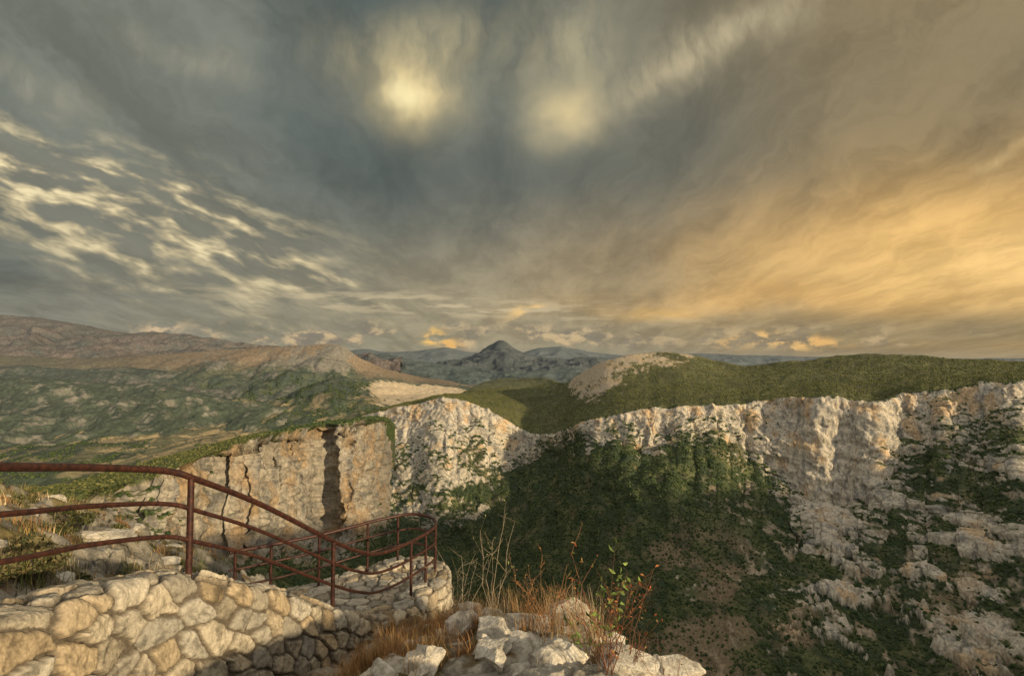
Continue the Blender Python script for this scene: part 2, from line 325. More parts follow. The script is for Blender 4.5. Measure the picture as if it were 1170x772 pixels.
rangeh('far_range',{300:404,380:402,420:399,450:403,510:397,540:403,590:405,615:398,640:396,675:402,720:407,800:404,900:407,1100:410,1500:410},24000,18000,420,(.20,.23,.25),81,200,2600,(.15,.18,.20))  # pale blue-grey of far haze put into the base colour
ang=np.linspace(0,2*math.pi,65)[:-1]; V=[(0,0,-950)]+[(90000*math.cos(a),90000*math.sin(a),-950) for a in ang]
Fc=np.array([[0,i+1,(i+1)%64+1] for i in range(64)])
mesh_obj('ground',np.array(V),Fc,mat_far,np.tile(np.array([.07,.08,.06]),(65,1)))
# --- unseen plateau behind and right of the lookout, added to shade the lower gorge
gx=np.concatenate([np.linspace(14,200,30),np.geomspace(210,7000,110)]); gv=np.concatenate([np.linspace(-150,0,24),np.geomspace(2,5000,90)])
GX,GV=np.meshgrid(gx,gv); GY=.25*GX-22-GV
GZ=np.where(GV<0,-9+GV*4.,-9-2*np.exp(-GV/30))
Pn=np.dstack([GX,GY,GZ]); GZ=GZ+fbm(Pn,(220,220,220),5,95,.55)*np.interp(GX,[14,150,1500],[1,5,14])
Pn=np.dstack([GX,GY,GZ]); Cn=mixc(GREEN2,np.array([.40,.36,.28]),sstep(-.1,.4,fbm(Pn,40,4,96)))
mesh_obj('shade_plateau',Pn.reshape(-1,3),grid_faces(*GX.shape),mat_terrain,Cn)
# ------------------------------------------------------------ forest instances
def leafmat(name,c1,c2):
    m=bpy.data.materials.new(name); m.use_nodes=True; nt=m.node_tree; b=nt.nodes['Principled BSDF']
    b.inputs['Roughness'].default_value=.9; b.inputs['Specular IOR Level'].default_value=.15
    oi=nt.nodes.new('ShaderNodeObjectInfo'); cr=nt.nodes.new('ShaderNodeValToRGB')
    cr.color_ramp.elements[0].color=(*c1,1); cr.color_ramp.elements[1].color=(*c2,1)
    e=cr.color_ramp.elements.new(.8); e.color=(*(np.array(c1)*.45+np.array(c2)*.55),1)
    nt.links.new(oi.outputs['Random'],cr.inputs[0]); nt.links.new(cr.outputs[0],b.inputs['Base Color'])
    return m
def instancer(name,pts,rad,mat,flat=.85):
    me=bpy.data.meshes.new(name); me.vertices.add(len(pts)); me.vertices.foreach_set('co',pts.astype(np.float32).ravel())
    a=me.attributes.new('rad','FLOAT','POINT'); a.data.foreach_set('value',rad.astype(np.float32))
    o=link(bpy.data.objects.new(name,me)); me.materials.append(mat)
    ng=bpy.data.node_groups.new(name+'_nodes','GeometryNodeTree')
    ng.interface.new_socket('Geometry',in_out='INPUT',socket_type='NodeSocketGeometry')
    ng.interface.new_socket('Geometry',in_out='OUTPUT',socket_type='NodeSocketGeometry')
    N=ng.nodes; Lk=ng.links
    gi=N.new('NodeGroupInput'); go=N.new('NodeGroupOutput')
    ico=N.new('GeometryNodeMeshIcoSphere'); ico.inputs['Radius'].default_value=1; ico.inputs['Subdivisions'].default_value=2
    sp=N.new('GeometryNodeSetPosition'); nz=N.new('ShaderNodeTexNoise'); nz.inputs['Scale'].default_value=2.1; nz.inputs['Detail'].default_value=3
    vm=N.new('ShaderNodeVectorMath'); vm.operation='SUBTRACT'; vm.inputs[1].default_value=(.5,.5,.5)
    vs=N.new('ShaderNodeVectorMath'); vs.operation='SCALE'; vs.inputs['Scale'].default_value=1.7
    Lk.new(nz.outputs['Color'],vm.inputs[0]); Lk.new(vm.outputs[0],vs.inputs[0]); Lk.new(vs.outputs[0],sp.inputs['Offset'])
    Lk.new(ico.outputs[0],sp.inputs['Geometry'])
    sm=N.new('GeometryNodeSetMaterial'); sm.inputs['Material'].default_value=mat; Lk.new(sp.outputs[0],sm.inputs[0])
    ip=N.new('GeometryNodeInstanceOnPoints'); Lk.new(gi.outputs[0],ip.inputs['Points']); Lk.new(sm.outputs[0],ip.inputs['Instance'])
    na=N.new('GeometryNodeInputNamedAttribute'); na.data_type='FLOAT'; na.inputs['Name'].default_value='rad'
    cx=N.new('ShaderNodeCombineXYZ'); mu=N.new('ShaderNodeMath'); mu.operation='MULTIPLY'; mu.inputs[1].default_value=flat
    Lk.new(na.outputs[0],cx.inputs[0]); Lk.new(na.outputs[0],cx.inputs[1]); Lk.new(na.outputs[0],mu.inputs[0]); Lk.new(mu.outputs[0],cx.inputs[2])
    Lk.new(cx.outputs[0],ip.inputs['Scale'])
    rv=N.new('FunctionNodeRandomValue'); rv.data_type='FLOAT_VECTOR'; rv.inputs[0].default_value=(-.3,-.3,0); rv.inputs[1].default_value=(.3,.3,6.28)
    Lk.new(rv.outputs[0],ip.inputs['Rotation'])
    Lk.new(ip.outputs[0],go.inputs[0])
    md=o.modifiers.new('inst','NODES'); md.node_group=ng
    return o
cat=lambda L,i: np.concatenate([a[i] for a in L])
print('forest',len(cat(forest,0)),'scrub',len(cat(scrub,0)))
instancer('forest',cat(forest,0),cat(forest,1),leafmat('forest_foliage',(.026,.048,.020),(.10,.125,.048)))
instancer('plateau_scrub',cat(scrub,0),cat(scrub,1),leafmat('scrub_foliage',(.050,.066,.022),(.17,.165,.06)),.7)  # paler than the forest: sunlit tone of the plateau put into the leaf colour
# ------------------------------------------------------------ lookout: railing path
def cr(pts,n=14):
    pts=np.array(pts); p=np.vstack([2*pts[0]-pts[1],pts,2*pts[-1]-pts[-2]]); out=[]
    for i in range(1,len(p)-2):
        for t in np.arange(n)/n:
            a,b,c,d=p[i-1],p[i],p[i+1],p[i+2]
            out.append(.5*((2*b)+(-a+c)*t+(2*a-5*b+4*c-d)*t*t+(-a+3*b-3*c+d)*t**3))
    out.append(p[-2]); return np.array(out)
railk=[np.array([-3.5,.4,.02]),W(-260,527,2.4),W(0,533,3.4),W(110,534,4.25),W(190,538,4.95),W(226,548,5.25),W(300,577,6.2),W(381,618,7.5),
 W(412,630,8.15),W(432,632,8.6),W(458,624,9.2),W(484,611,9.9),W(497,601,10.4),W(494,592,10.9),W(472,587,11.2),W(440,592,11.0),W(400,602,10.5),W(365,611,10.1),W(310,622,9.5),W(262,631,9.0)]
rail=cr(railk,14)
def resample(p,step):
    L=np.r_[0,np.cumsum(np.linalg.norm(np.diff(p,axis=0),axis=1))]; s=np.arange(0,L[-1],step)
    return np.stack([np.interp(s,L,p[:,k]) for k in range(3)],-1),s
def tube(name,pts,r,mat,sides=12,parent=None):
    pts=np.array(pts); t=np.gradient(pts,axis=0); t/=np.linalg.norm(t,axis=1)[:,None]
    up=np.array([0,0,1.]) if abs(t[0,2])<.9 else np.array([1.,0,0])
    a=np.cross(t,up); a/=np.linalg.norm(a,axis=1)[:,None]; b=np.cross(a,t)
    th=np.linspace(0,2*math.pi,sides+1)[:-1]
    r=np.broadcast_to(np.asarray(r,float),(len(pts),))
    V=pts[:,None]+r[:,None,None]*(a[:,None]*np.cos(th)[None,:,None]+b[:,None]*np.sin(th)[None,:,None])
    n=len(pts); i=np.arange(n*sides).reshape(n,sides); j=np.roll(i,-1,1)
    Fc=np.stack([i[:-1],j[:-1],j[1:],i[1:]],-1).reshape(-1,4)
    V=V.reshape(-1,3)
    if name is None: return V,Fc
    me_o=mesh_obj(name,V,Fc,mat); 
    if parent: me_o.parent=parent
    return me_o
mr=bpy.data.materials.new('rusty_painted_metal'); mr.use_nodes=True; nt=mr.node_tree; b=nt.nodes['Principled BSDF']
nz=nt.nodes.new('ShaderNodeTexNoise'); nz.inputs['Scale'].default_value=22; nz.inputs['Detail'].default_value=6
tc=nt.nodes.new('ShaderNodeTexCoord'); nt.links.new(tc.outputs['Object'],nz.inputs['Vector'])
rp=nt.nodes.new('ShaderNodeValToRGB'); rp.color_ramp.elements[0].position=.35; rp.color_ramp.elements[0].color=(.028,.011,.009,1); rp.color_ramp.elements[1].position=.7; rp.color_ramp.elements[1].color=(.085,.029,.019,1)
nt.links.new(nz.outputs[0],rp.inputs[0]); nt.links.new(rp.outputs[0],b.inputs['Base Color']); b.inputs['Roughness'].default_value=.5; b.inputs['Metallic'].default_value=.15
bp=nt.nodes.new('ShaderNodeBump'); bp.inputs['Strength'].default_value=.25; bp.inputs['Distance'].default_value=.004; nt.links.new(nz.outputs[0],bp.inputs['Height']); nt.links.new(bp.outputs[0],b.inputs['Normal'])
RL=bpy.data.objects.new('metal_railing',None); link(RL)
tube('top_rail',rail,.031,mr,parent=RL)
tube('middle_rail',rail-[0,0,.31],.021,mr,parent=RL)
tube('lower_rail',rail-[0,0,.62],.021,mr,parent=RL)
posts=[W(-200,529,2.65),W(218,545,5.18),W(381,618,7.5),W(470,618,9.5),W(487,609,10.0),W(496,599,10.5),W(455,589,11.1),W(420,597,10.75),W(365,611,10.1),W(310,622,9.5),W(268,630,9.05)]
for i,p in enumerate(posts):
    j=np.argmin(np.linalg.norm(rail[:,:2]-p[:2],axis=1)); q=rail[j]
    tube('post_%d'%i,[q-[0,0,1.15],q-[0,0,.5],q+[0,0,.0]],.03 if i<3 else .026,mr,parent=RL)
# ------------------------------------------------------------ stone wall
pl,s=resample(rail,.0135)
t=np.gradient(pl[:,:2],axis=0); t=np.stack([np.convolve(np.pad(t[:,k],25,mode='edge'),np.ones(51)/51,'valid') for k in (0,1)],-1)
t/=np.linalg.norm(t,axis=1)[:,None]; nrm=np.stack([t[:,1],-t[:,0]],-1)
prof=np.array([(-.24,-.5),(-.24,-.03),(-.20,0),(.22,0),(.27,-.04),(.36,-2.9)])
pp=np.c_[prof,np.zeros(len(prof))]; pr,ps=resample(pp,.0145)
pr[:,0]=np.convolve(np.pad(pr[:,0],4,mode='edge'),np.ones(9)/9,'valid'); pr[:,1]=np.convolve(np.pad(pr[:,1],4,mode='edge'),np.ones(9)/9,'valid')
base=pl.copy(); base[:,2]-=np.interp(s,[0,3,5],[.93,.95,1.0])
base[:,2]=np.convolve(np.pad(base[:,2],20,mode='edge'),np.ones(41)/41,'valid')
Pw=np.zeros((len(pr),len(pl),3)); Pw[...,0]=base[None,:,0]+nrm[None,:,0]*pr[:,0,None]; Pw[...,1]=base[None,:,1]+nrm[None,:,1]*pr[:,0,None]; Pw[...,2]=base[None,:,2]+pr[:,1,None]
U=np.broadcast_to(s[None],Pw.shape[:2]); Vv=np.broadcast_to(ps[:,None],Pw.shape[:2])
def stones(U,Vv,su,sv,Pq,seed,jw=.05):
    Q=np.stack([U,Vv,U*0+seed],-1)
    u=U+fbm(Q,.20,4,seed,.6)*jw; v=Vv+fbm(Q,.20,4,seed+1,.6)*jw
    F1,F2,a,b=voronoi(u/su,v/sv,.86)
    e=F2-F1; m=sstep(.10,.145,e); h=sstep(.10,.20,e)
    r1=hash2(a,b,5);r2=hash2(a,b,6);r3=hash2(a,b,7)
    disp=h*.018+m*(.024+(r1-.3)*.03)+m*(.024*fbm(Pq,.10,5,seed+2,.68)+.02*fbm(Pq,.28,2,seed+3))+(1-m)*.008*fbm(Pq,.04,3,seed+9)
    disp+=m*((u/su-a-.5)*(r2-.5)+(v/sv-b-.5)*(r3-.5))*.09
    C=mixc(np.array([.47,.415,.315]),np.array([.34,.32,.275]),r2)
    C=mixc(C,np.array([.42,.32,.19]),sstep(.55,1,r3)*.8)
    C=C*(.68+.5*r1)[...,None]
    C=C*(1-.5*sstep(-.05,.45,fbm(Pq,.12,6,seed+4,.7)))[...,None]
    C=mixc(np.array([.125,.105,.08]),C,m)
    return disp,C
dsp,Cw=stones(U,Vv,.35,.235,Pw,5)
n=normals(Pw)
mid=n[len(pr)*3//4,50]; 
if np.dot(mid[:2],nrm[50])<0: n=-n
Pw2=Pw+n*dsp[...,None]
mesh_obj('stone_wall',Pw2.reshape(-1,3),grid_faces(*Pw.shape[:2]),mat_stone,Cw)
# ------------------------------------------------------------ paved path with steps
def inpoly(x,y,poly):
    r=np.zeros(x.shape,bool); n=len(poly); j=n-1
    for i in range(n):
        xi,yi=poly[i];xj,yj=poly[j]
        c=((yi>y)!=(yj>y))&(x<(xj-xi)*(y-yi)/(yj-yi+1e-12)+xi); r^=c; j=i
    return r
polyp=np.vstack([rail[::3,:2],[(-4.95,8.6),(-4.95,7.4),(-4.9,5),(-4.8,2.5),(-4.8,.4)]])
xs=np.arange(-5.4,-1.2,.016); ys=np.arange(.4,11.8,.016); X,Y=np.meshgrid(xs,ys)
zc=np.interp(Y,[0.4,3.4,5.2,7.5,8.5,12],[-1.15,-1.85,-2.38,-3.85,-4.42,-4.42])
k=zc/.17; fr_=k-np.floor(k); zq=(np.floor(k)+sstep(.82,1,fr_))*.17
zq=np.where(Y>8.4,-4.42,zq)
Pp=np.dstack([X,Y,zq]); 
dsp,Cp=stones(X+.0,Y,.30,.24,np.dstack([X,Y,X*0]),9)
Pp[...,2]+=dsp*.6
nose=sstep(.75,.9,fr_)*(Y<8.4); Cp=Cp*(1-.3*nose[...,None])
ins=inpoly(X,Y,polyp); fcs=grid_faces(*X.shape); keep=ins.ravel()[fcs].all(1)
fcs=fcs[keep]; used=np.unique(fcs); remap=np.zeros(X.size,int); remap[used]=np.arange(len(used))
mesh_obj('stone_path',Pp.reshape(-1,3)[used],remap[fcs],mat_stone,Cp.reshape(-1,3)[used])
# ------------------------------------------------------------ near rocky ledge
cp=np.array([(0,0,-1.7),(-2,1,-1.9),(2,0,-2.0),(0,-4,-1.6),(-6,0,-1.3),(0,3,-2.35),(0,4.5,-2.85),(.8,5.5,-3.15),(.5,7.2,-3.7),(-.5,8.3,-4.2),(-1,9.6,-5.2),
(-2,7,-4.3),(-2.5,5.5,-3.6),(-2.7,4,-3.0),(-1.2,5.5,-3.3),(-1.2,7.2,-3.95),(1.6,5.5,-3.35),(1.4,7.0,-4.0),(2.5,4,-3.7),(2,2,-2.5),(4,3,-7),(4,6,-9),(2.5,8,-8),(.5,10,-8.5),(-1,12,-10),(-4,14,-11),
(-3.6,3.4,-2.3),(-4.2,5.2,-2.9),(-3.8,7.5,-4.3),(-3.3,10,-5.1),(-5.5,10.2,-4.95),(-6,6,-2.75),(-8.3,10,-4.0),(-6.5,8,-3.7),(-16.6,20,-6.8),(-10,16,-6.5),(-9,20,-9),(-22,24,-8.5),(-20,15,-4.3),
(-25,20,-6),(-12,26,-14),(-25,34,-18),(-42,30,-14),(-40,10,-2),(-7,14,-7.5),(8,0,-10),(8,8,-16),(0,20,-22),(0,40,-45),(-20,40,-30),(8,40,-50)])
def rbf(cp,X,Y):
    D=np.sqrt(((cp[:,None,:2]-cp[None,:,:2])**2).sum(-1)); n=len(cp)
    A=np.zeros((n+3,n+3)); A[:n,:n]=D+np.eye(n)*-.02; A[:n,n]=1; A[:n,n+1:]=cp[:,:2]; A[n,:n]=1; A[n+1:,:n]=cp[:,:2].T
    w=np.linalg.solve(A,np.r_[cp[:,2],0,0,0]); Z=w[n]+w[n+1]*X+w[n+2]*Y
    for i in range(n): Z=Z+w[i]*np.sqrt((X-cp[i,0])**2+(Y-cp[i,1])**2+.02)
    return Z
fx=np.concatenate([np.arange(-45,-26,.4),np.arange(-26,-12,.09),np.arange(-12,-3,.05),np.arange(-3,2.6,.018),np.arange(2.6,10,.2)])
fy=np.concatenate([np.arange(-5,2.5,.15),np.arange(2.5,9.2,.02),np.arange(9.2,16,.05),np.arange(16,28,.09),np.arange(28,41,.4)])
X,Y=np.meshgrid(fx,fy); Z=rbf(cp,X,Y)
Q=np.dstack([X,Y,X*0]); wx=X+fbm(Q,1.1,3,21)*.35; wy=Y+fbm(Q,1.1,3,22)*.35
left=sstep(-4,-7,X)
F1,F2,a,b=voronoi((wx*.9+wy*.35)/.62,(wy-.3*wx)/.42,.9); e=F2-F1
G1,G2,a2,b2=voronoi((wx+.5*wy)/2.0,(wy-.5*wx)/.75,.9); e2=G2-G1
h1=hash2(a,b,3); h2=hash2(a2,b2,3)
dz=sstep(.0,.25,e)*.07+(h1-.5)*.16*sstep(0,.12,e)+((wx*.9+wy*.35)/.62-a-.5)*(hash2(a,b,8)-.5)*.14
dzl=sstep(0,.08,e2)*.2+(h2-.4)*.8*sstep(0,.08,e2)+((wy-.5*wx)/.75-b2-.5)*(.25+.3*hash2(a2,b2,9))*.6
dz=dz*(1-left)+(dzl+dz*1.3)*left+fbm(Q,.22,4,23,.6)*.055+fbm(Q,1.6,3,24)*.10*(1+left)
pzc=np.interp(Y,[0.4,3.4,5.2,7.5,8.5,12],[-1.15,-1.85,-2.38,-3.85,-4.42,-4.42])
Zf=Z+dz
near=inpoly(X,Y,polyp)
Zf=np.where(near,np.minimum(Zf,pzc-.35),Zf)
Pf=np.dstack([X+fbm(np.dstack([X,Y,Zf]),.5,2,25)*.05,Y,Zf])
veg=fbm(Q,1.3,4,26)+.5*fbm(Q,.3,3,27)
soil=sstep(.0,.25,veg+.35*sstep(.12,.0,e)-.12+.25*(X<-.9)*(X>-3)+.06*left)
Cr=mixc(np.array([.50,.46,.385]),np.array([.33,.305,.25]),h1*(1-left)+h2*left)
Cr=Cr*(1-.5*sstep(-.1,.5,fbm(Q,.4,6,28,.7)))[...,None]; Cr=mixc(Cr,np.array([.08,.07,.055]),sstep(.07,.0,np.where(left>.5,np.minimum(e2*.8,e*1.5),e))*.85)
Cr=Cr*(1-.35*left)[...,None]
Cs=mixc(np.array([.15,.10,.055]),np.array([.11,.105,.045]),sstep(-.2,.4,fbm(Q,3,3,29)))
Cf=mixc(Cr,Cs,soil)
mesh_obj('rocky_ledge',Pf.reshape(-1,3),grid_faces(*X.shape),mat_ledge,Cf)
def gz(x,y):
    i=np.clip(np.searchsorted(fx,x),0,len(fx)-1); j=np.clip(np.searchsorted(fy,y),0,len(fy)-1); return Zf[j,i]
def gsoil(x,y):
    i=np.clip(np.searchsorted(fx,x),0,len(fx)-1); j=np.clip(np.searchsorted(fy,y),0,len(fy)-1); return soil[j,i]
# ------------------------------------------------------------ boulders
import bmesh
bm=bmesh.new(); bmesh.ops.create_icosphere(bm,subdivisions=5,radius=1); icoV=np.array([v.co[:] for v in bm.verts]); icoF=np.array([[v.index for v in f.verts] for f in bm.faces]); bm.free()
def boulder(c,size,seed):
    r=np.random.default_rng(seed); V=icoV.copy()
    for k in range(13):
        d=r.normal(size=3); d/=np.linalg.norm(d); h=r.uniform(.4,.75); p=V@d; V=V-np.clip(p-h,0,None)[:,None]*d*.97
    V=V+V*(fbm(V,.55,4,seed)*.12+fbm(V,.14,3,seed+1)*.05)[:,None]
    a=r.uniform(0,6.28); Rm=np.array([[math.cos(a),-math.sin(a),0],[math.sin(a),math.cos(a),0],[0,0,1]])
    V=(V@Rm.T)*np.array(size); cc=mixc(np.array([.54,.50,.42]),np.array([.27,.245,.20]),sstep(-.15,.55,fbm(V+c,.22,5,seed+3,.65)))
    return V+np.array(c),cc
def rocks(name,lst):
    VV=[];FF=[];CC=[];o=0
    for i,(c,s_) in enumerate(lst):
        V,cc=boulder(c,s_,i*7+len(name)); VV.append(V);CC.append(cc);FF.append(icoF+o);o+=len(V)
    mesh_obj(name,np.vstack(VV),np.vstack(FF),mat_ledge,np.vstack(CC))
lst=[]
for i in range(100):
    x=rng.uniform(-1.3,1.6);y=rng.uniform(4.9,8.2); s0=rng.uniform(.05,.24)*(1 if rng.random()<.8 else 1.5)
    if x>1.0 and y>6.8: continue
    lst.append(((x,y,gz(x,y)+s0*.15),(s0*rng.uniform(.9,1.6),s0*rng.uniform(.8,1.3),s0*rng.uniform(.6,1.0))))
rocks('limestone_rocks',lst)
rocks('boulder',[(W(550,752,5.3)-[0,0,.05],(.15,.14,.30))])
rocks('boulder.001',[(W(600,765,4.9)-[0,0,.02],(.30,.25,.16))])
rocks('boulder.002',[(W(655,745,5.6)-[0,0,.05],(.36,.25,.22))])
rocks('boulder.003',[(W(640,712,6.9)-[0,0,.02],(.42,.3,.22))])
lst=[]
for i in range(90):
    y=rng.uniform(6,24); x=-y*rng.uniform(.55,1.1)-.5; s0=rng.uniform(.12,.42)
    if x>-5.3: continue
    lst.append(((x,y,gz(x,y)+s0*.1),(s0*rng.uniform(1,2.),s0*rng.uniform(.8,1.3),s0*rng.uniform(.4,.8))))
rocks('hillside_rocks',lst)
# ------------------------------------------------------------ grass
def blades(name,roots,h,cols,wd=.004,lean=.5,seg=4):
    n=len(roots); a=rng.uniform(0,2*math.pi,n); dirv=np.stack([np.cos(a),np.sin(a)],-1)*(h*lean*rng.uniform(.2,1,n))[:,None]
    side=np.stack([-np.sin(a+rng.uniform(-1,1,n)),np.cos(a)],-1); side/=np.linalg.norm(side,axis=1)[:,None]
    V=np.zeros((n,seg+1,2,3))
    for k in range(seg+1):
        t=k/seg; c=roots+np.c_[dirv*t**1.8,h*t*(1-.15*t)]
        w=wd*(1-t*.85)
        V[:,k,0]=c-np.c_[side*w,np.zeros(n)]; V[:,k,1]=c+np.c_[side*w,np.zeros(n)]
    idx=np.arange(n*(seg+1)*2).reshape(n,seg+1,2)
    Fc=np.stack([idx[:,:-1,0],idx[:,:-1,1],idx[:,1:,1],idx[:,1:,0]],-1).reshape(-1,4)
    C=np.repeat(cols,(seg+1)*2,axis=0)
    return mesh_obj(name,V.reshape(-1,3),Fc,mat_plant,C,False)
def tufts(name,centers,per,rad,hm,palette,wd=.004,lean=.5):
    R=[];H=[];Cc=[]
    for c in centers:
        m=int(per*rng.uniform(.5,1.4)); rr=rng.normal(size=(m,2))*rad*rng.uniform(.6,1.3); x=c[0]+rr[:,0]; y=c[1]+rr[:,1]
        R.append(np.c_[x,y,gz(x,y)-.02]); hh=hm*rng.uniform(.6,1.3); H.append(hh*rng.uniform(.35,1.1,m))
        p=palette[rng.integers(len(palette))]; Cc.append(np.array(p)*rng.uniform(.6,1.4,(m,1)))
    blades(name,np.vstack(R),np.concatenate(H),np.vstack(Cc),wd,lean)
dry=[(.34,.21,.10),(.38,.28,.15),(.30,.17,.07),(.44,.35,.22)]
cen=[(x,y) for x,y in zip(rng.uniform(-1.9,-.4,95),rng.uniform(4.9,8.2,95))]
tufts('dry_grass',cen,140,.10,.30,[(.33,.18,.075),(.38,.24,.10),(.29,.15,.06)],.0035,.7)
cen=[(x,y) for x,y in zip(rng.uniform(.1,1.1,30),rng.uniform(5.2,7.3,30))]+[(x,y) for x,y in zip(rng.uniform(-.5,1.5,20),rng.uniform(5,7.8,20))]
tufts('dry_grass.001',cen,80,.07,.50,dry,.0030,.45)
cen=[]
while len(cen)<700:
    y=rng.uniform(4,22); x=-y*rng.uniform(.5,1.25)-.6
    if x<-5.1 and gsoil(x,y)>.2: cen.append((x,y))
tufts('hillside_grass',cen,60,.16,.28,dry+[(.14,.15,.05),(.11,.13,.04),(.2,.17,.07)],.007,.6)
# ------------------------------------------------------------ bushes
def bush_arrays(c,r,n,pal):
    u=rng.normal(size=(n,3)); u/=np.linalg.norm(u,axis=1)[:,None]; u[:,2]=np.abs(u[:,2])
    k=max(5,int(r*16)); cl=rng.normal(size=(k,3)); cl/=np.linalg.norm(cl,axis=1)[:,None]; cl[:,2]=np.abs(cl[:,2])*.8; cl*=rng.uniform(.3,.8,(k,1))
    pos=np.array(c)+r*(cl[rng.integers(k,size=n)]+u*rng.uniform(.1,.42,(n,1)))
    s_=r*.045*rng.uniform(.6,1.5,n)+.008
    a=rng.normal(size=(n,3)); a/=np.linalg.norm(a,axis=1)[:,None]; b=np.cross(a,rng.normal(size=(n,3))); b/=np.linalg.norm(b,axis=1)[:,None]
    V=np.stack([pos-a*s_[:,None],pos+b*s_[:,None]*.5,pos+a*s_[:,None],pos-b*s_[:,None]*.5],1)
    C=np.array(pal)[rng.integers(len(pal),size=n)]*rng.uniform(.5,1.5,(n,1)); return V,np.repeat(C[:,None],4,1)
def bushes(name,lst,pal):
    VV=[];CC=[]
    for c,r,n in lst:
        V,C=bush_arrays(c,r,n,pal); VV.append(V);CC.append(C)
    V=np.concatenate(VV).reshape(-1,3); C=np.concatenate(CC).reshape(-1,3)
    mesh_obj(name,V,np.arange(len(V)).reshape(-1,4),mat_plant,C,False)
gp=[(.055,.07,.025),(.09,.10,.035),(.14,.13,.05),(.045,.055,.02)]
lst=[]
while len(lst)<170:
    y=rng.uniform(6,23); x=-y*rng.uniform(.5,1.15)-.6
    if x<-5.3:
        r=rng.uniform(.14,.42); lst.append(((x,y,gz(x,y)),r,800))
bushes('hillside_scrub',lst,gp)
bushes('shrub',[((W(30,655,6.0)[0],6.0,gz(W(30,655,6.)[0],6.0)),.45,2500)],[(.10,.09,.045),(.16,.13,.06),(.07,.08,.03)])
# ------------------------------------------------------------ twiggy plants
def twig(name,root,h,nst,leafpal,stem=(.14,.07,.04),leaf=.02,nleaf=60,spread=.35,droop=.3,seed=0):
    r=np.random.default_rng(seed); VV=[];FF=[];CC=[];o=0
    def add(pts,r0,r1):
        nonlocal o
        V,Fc=tube(None,pts,np.linspace(r0,r1,len(pts)),None,4); VV.append(V);FF.append(Fc+o);CC.append(np.tile(np.array(stem)*r.uniform(.7,1.4),(len(V),1)));o+=len(V)
    tips=[]
    for i in range(nst):
        a=r.uniform(0,6.28); d=np.array([math.cos(a)*spread,math.sin(a)*spread,1])*h*r.uniform(.55,1.05)
        t=np.linspace(0,1,8)[:,None]; wob=np.cumsum(r.normal(size=(8,3))*.018*h,axis=0)
        st=np.array(root)+np.r_[r.normal(size=2)*.03,0]; pts=st+d*t+wob+np.array([math.cos(a),math.sin(a),-.4])*t**2*h*droop*r.uniform(0,.5)
        add(pts,.0045,.0015)
        for k in range(r.integers(3,8)):
            j=r.integers(2,8); a2=r.uniform(0,6.28); d2=np.array([math.cos(a2),math.sin(a2),r.uniform(.3,1.3)])*h*r.uniform(.08,.22)
            p2=pts[j]+d2*np.linspace(0,1,4)[:,None]+np.cumsum(r.normal(size=(4,3))*.006,axis=0); add(p2,.002,.001); tips.append(p2)
        tips.append(pts[4:])
    for k in range(nleaf):
        b=tips[r.integers(len(tips))]; p=b[r.integers(len(b))]+r.normal(size=3)*.008
        a=r.normal(size=3);a/=np.linalg.norm(a); bb=np.cross(a,r.normal(size=3)); bb/=np.linalg.norm(bb); s_=leaf*r.uniform(.5,1.3)
        m=p+a*s_; nn=np.cross(a,bb)*s_*.25
        VV.append(np.array([p,m+bb*s_*.45+nn,p+a*2*s_,m-bb*s_*.45+nn])); FF.append(np.array([[0,1,2,3]])+o); o+=4
        CC.append(np.tile(np.array(leafpal[r.integers(len(leafpal))])*r.uniform(.6,1.4),(4,1)))
    mesh_obj(name,np.vstack(VV),np.vstack(FF),mat_plant,np.vstack(CC),False)
def gp_(px,d):
    x=(px-585)/F*d; return (x,d,float(gz(x,d)))
red=[(.26,.075,.03),(.34,.14,.05),(.20,.07,.03),(.28,.17,.07)]; grn=[(.14,.20,.045),(.19,.25,.07)]
twig('wild_shrub',gp_(690,4.6),1.05,11,red+[(.10,.12,.03)],(.20,.09,.05),.020,170,.30,.3,1)
twig('wild_shrub.001',gp_(715,4.9),.95,9,red,(.18,.09,.055),.016,110,.4,.3,2)
twig('wild_shrub.002',gp_(680,4.9),1.0,7,grn,(.14,.09,.05),.042,80,.3,.3,3)
twig('wild_shrub.003',gp_(560,6.6),1.25,6,[(.14,.16,.05),(.2,.2,.08)],(.30,.24,.17),.022,34,.22,.2,4)
twig('wild_shrub.004',gp_(525,6.9),1.0,8,[(.3,.22,.12)],(.34,.28,.2),.012,20,.3,.3,5)
twig('wild_shrub.005',gp_(620,5.8),.85,12,[(.38,.18,.06),(.3,.12,.05)],(.28,.16,.08),.015,140,.35,.3,6)
twig('wild_shrub.006',gp_(765,4.7),.55,7,[(.2,.1,.05)],(.18,.1,.06),.012,50,.5,.3,7)
# ------------------------------------------------------------ sky
SUN_EL=math.radians(13.5); SUNV=np.array([.73,-.68]); 
world=bpy.data.worlds.new('World'); scene.world=world; world.use_nodes=True; nt=world.node_tree; nt.nodes.clear(); N=nt.nodes
world.cycles.sampling_method='MANUAL'; world.cycles.sample_map_resolution=256
def val(x):
    return x.s if isinstance(x,S) else x
def M(op,*a,clamp=False):
    n=N.new('ShaderNodeMath'); n.operation=op; n.use_clamp=clamp
    for i,x in enumerate(a):
        x=val(x)
        if isinstance(x,(int,float)): n.inputs[i].default_value=x
        else: nt.links.new(x,n.inputs[i])
    return S(n.outputs[0])
class S:
    def __init__(self,s): self.s=s
    def __add__(a,b): return M('ADD',a,b)
    __radd__=__add__
    def __sub__(a,b): return M('SUBTRACT',a,b)
    def __rsub__(a,b): return M('SUBTRACT',b,a)
    def __mul__(a,b): return M('MULTIPLY',a,b)
    __rmul__=__mul__
    def __truediv__(a,b): return M('DIVIDE',a,b)
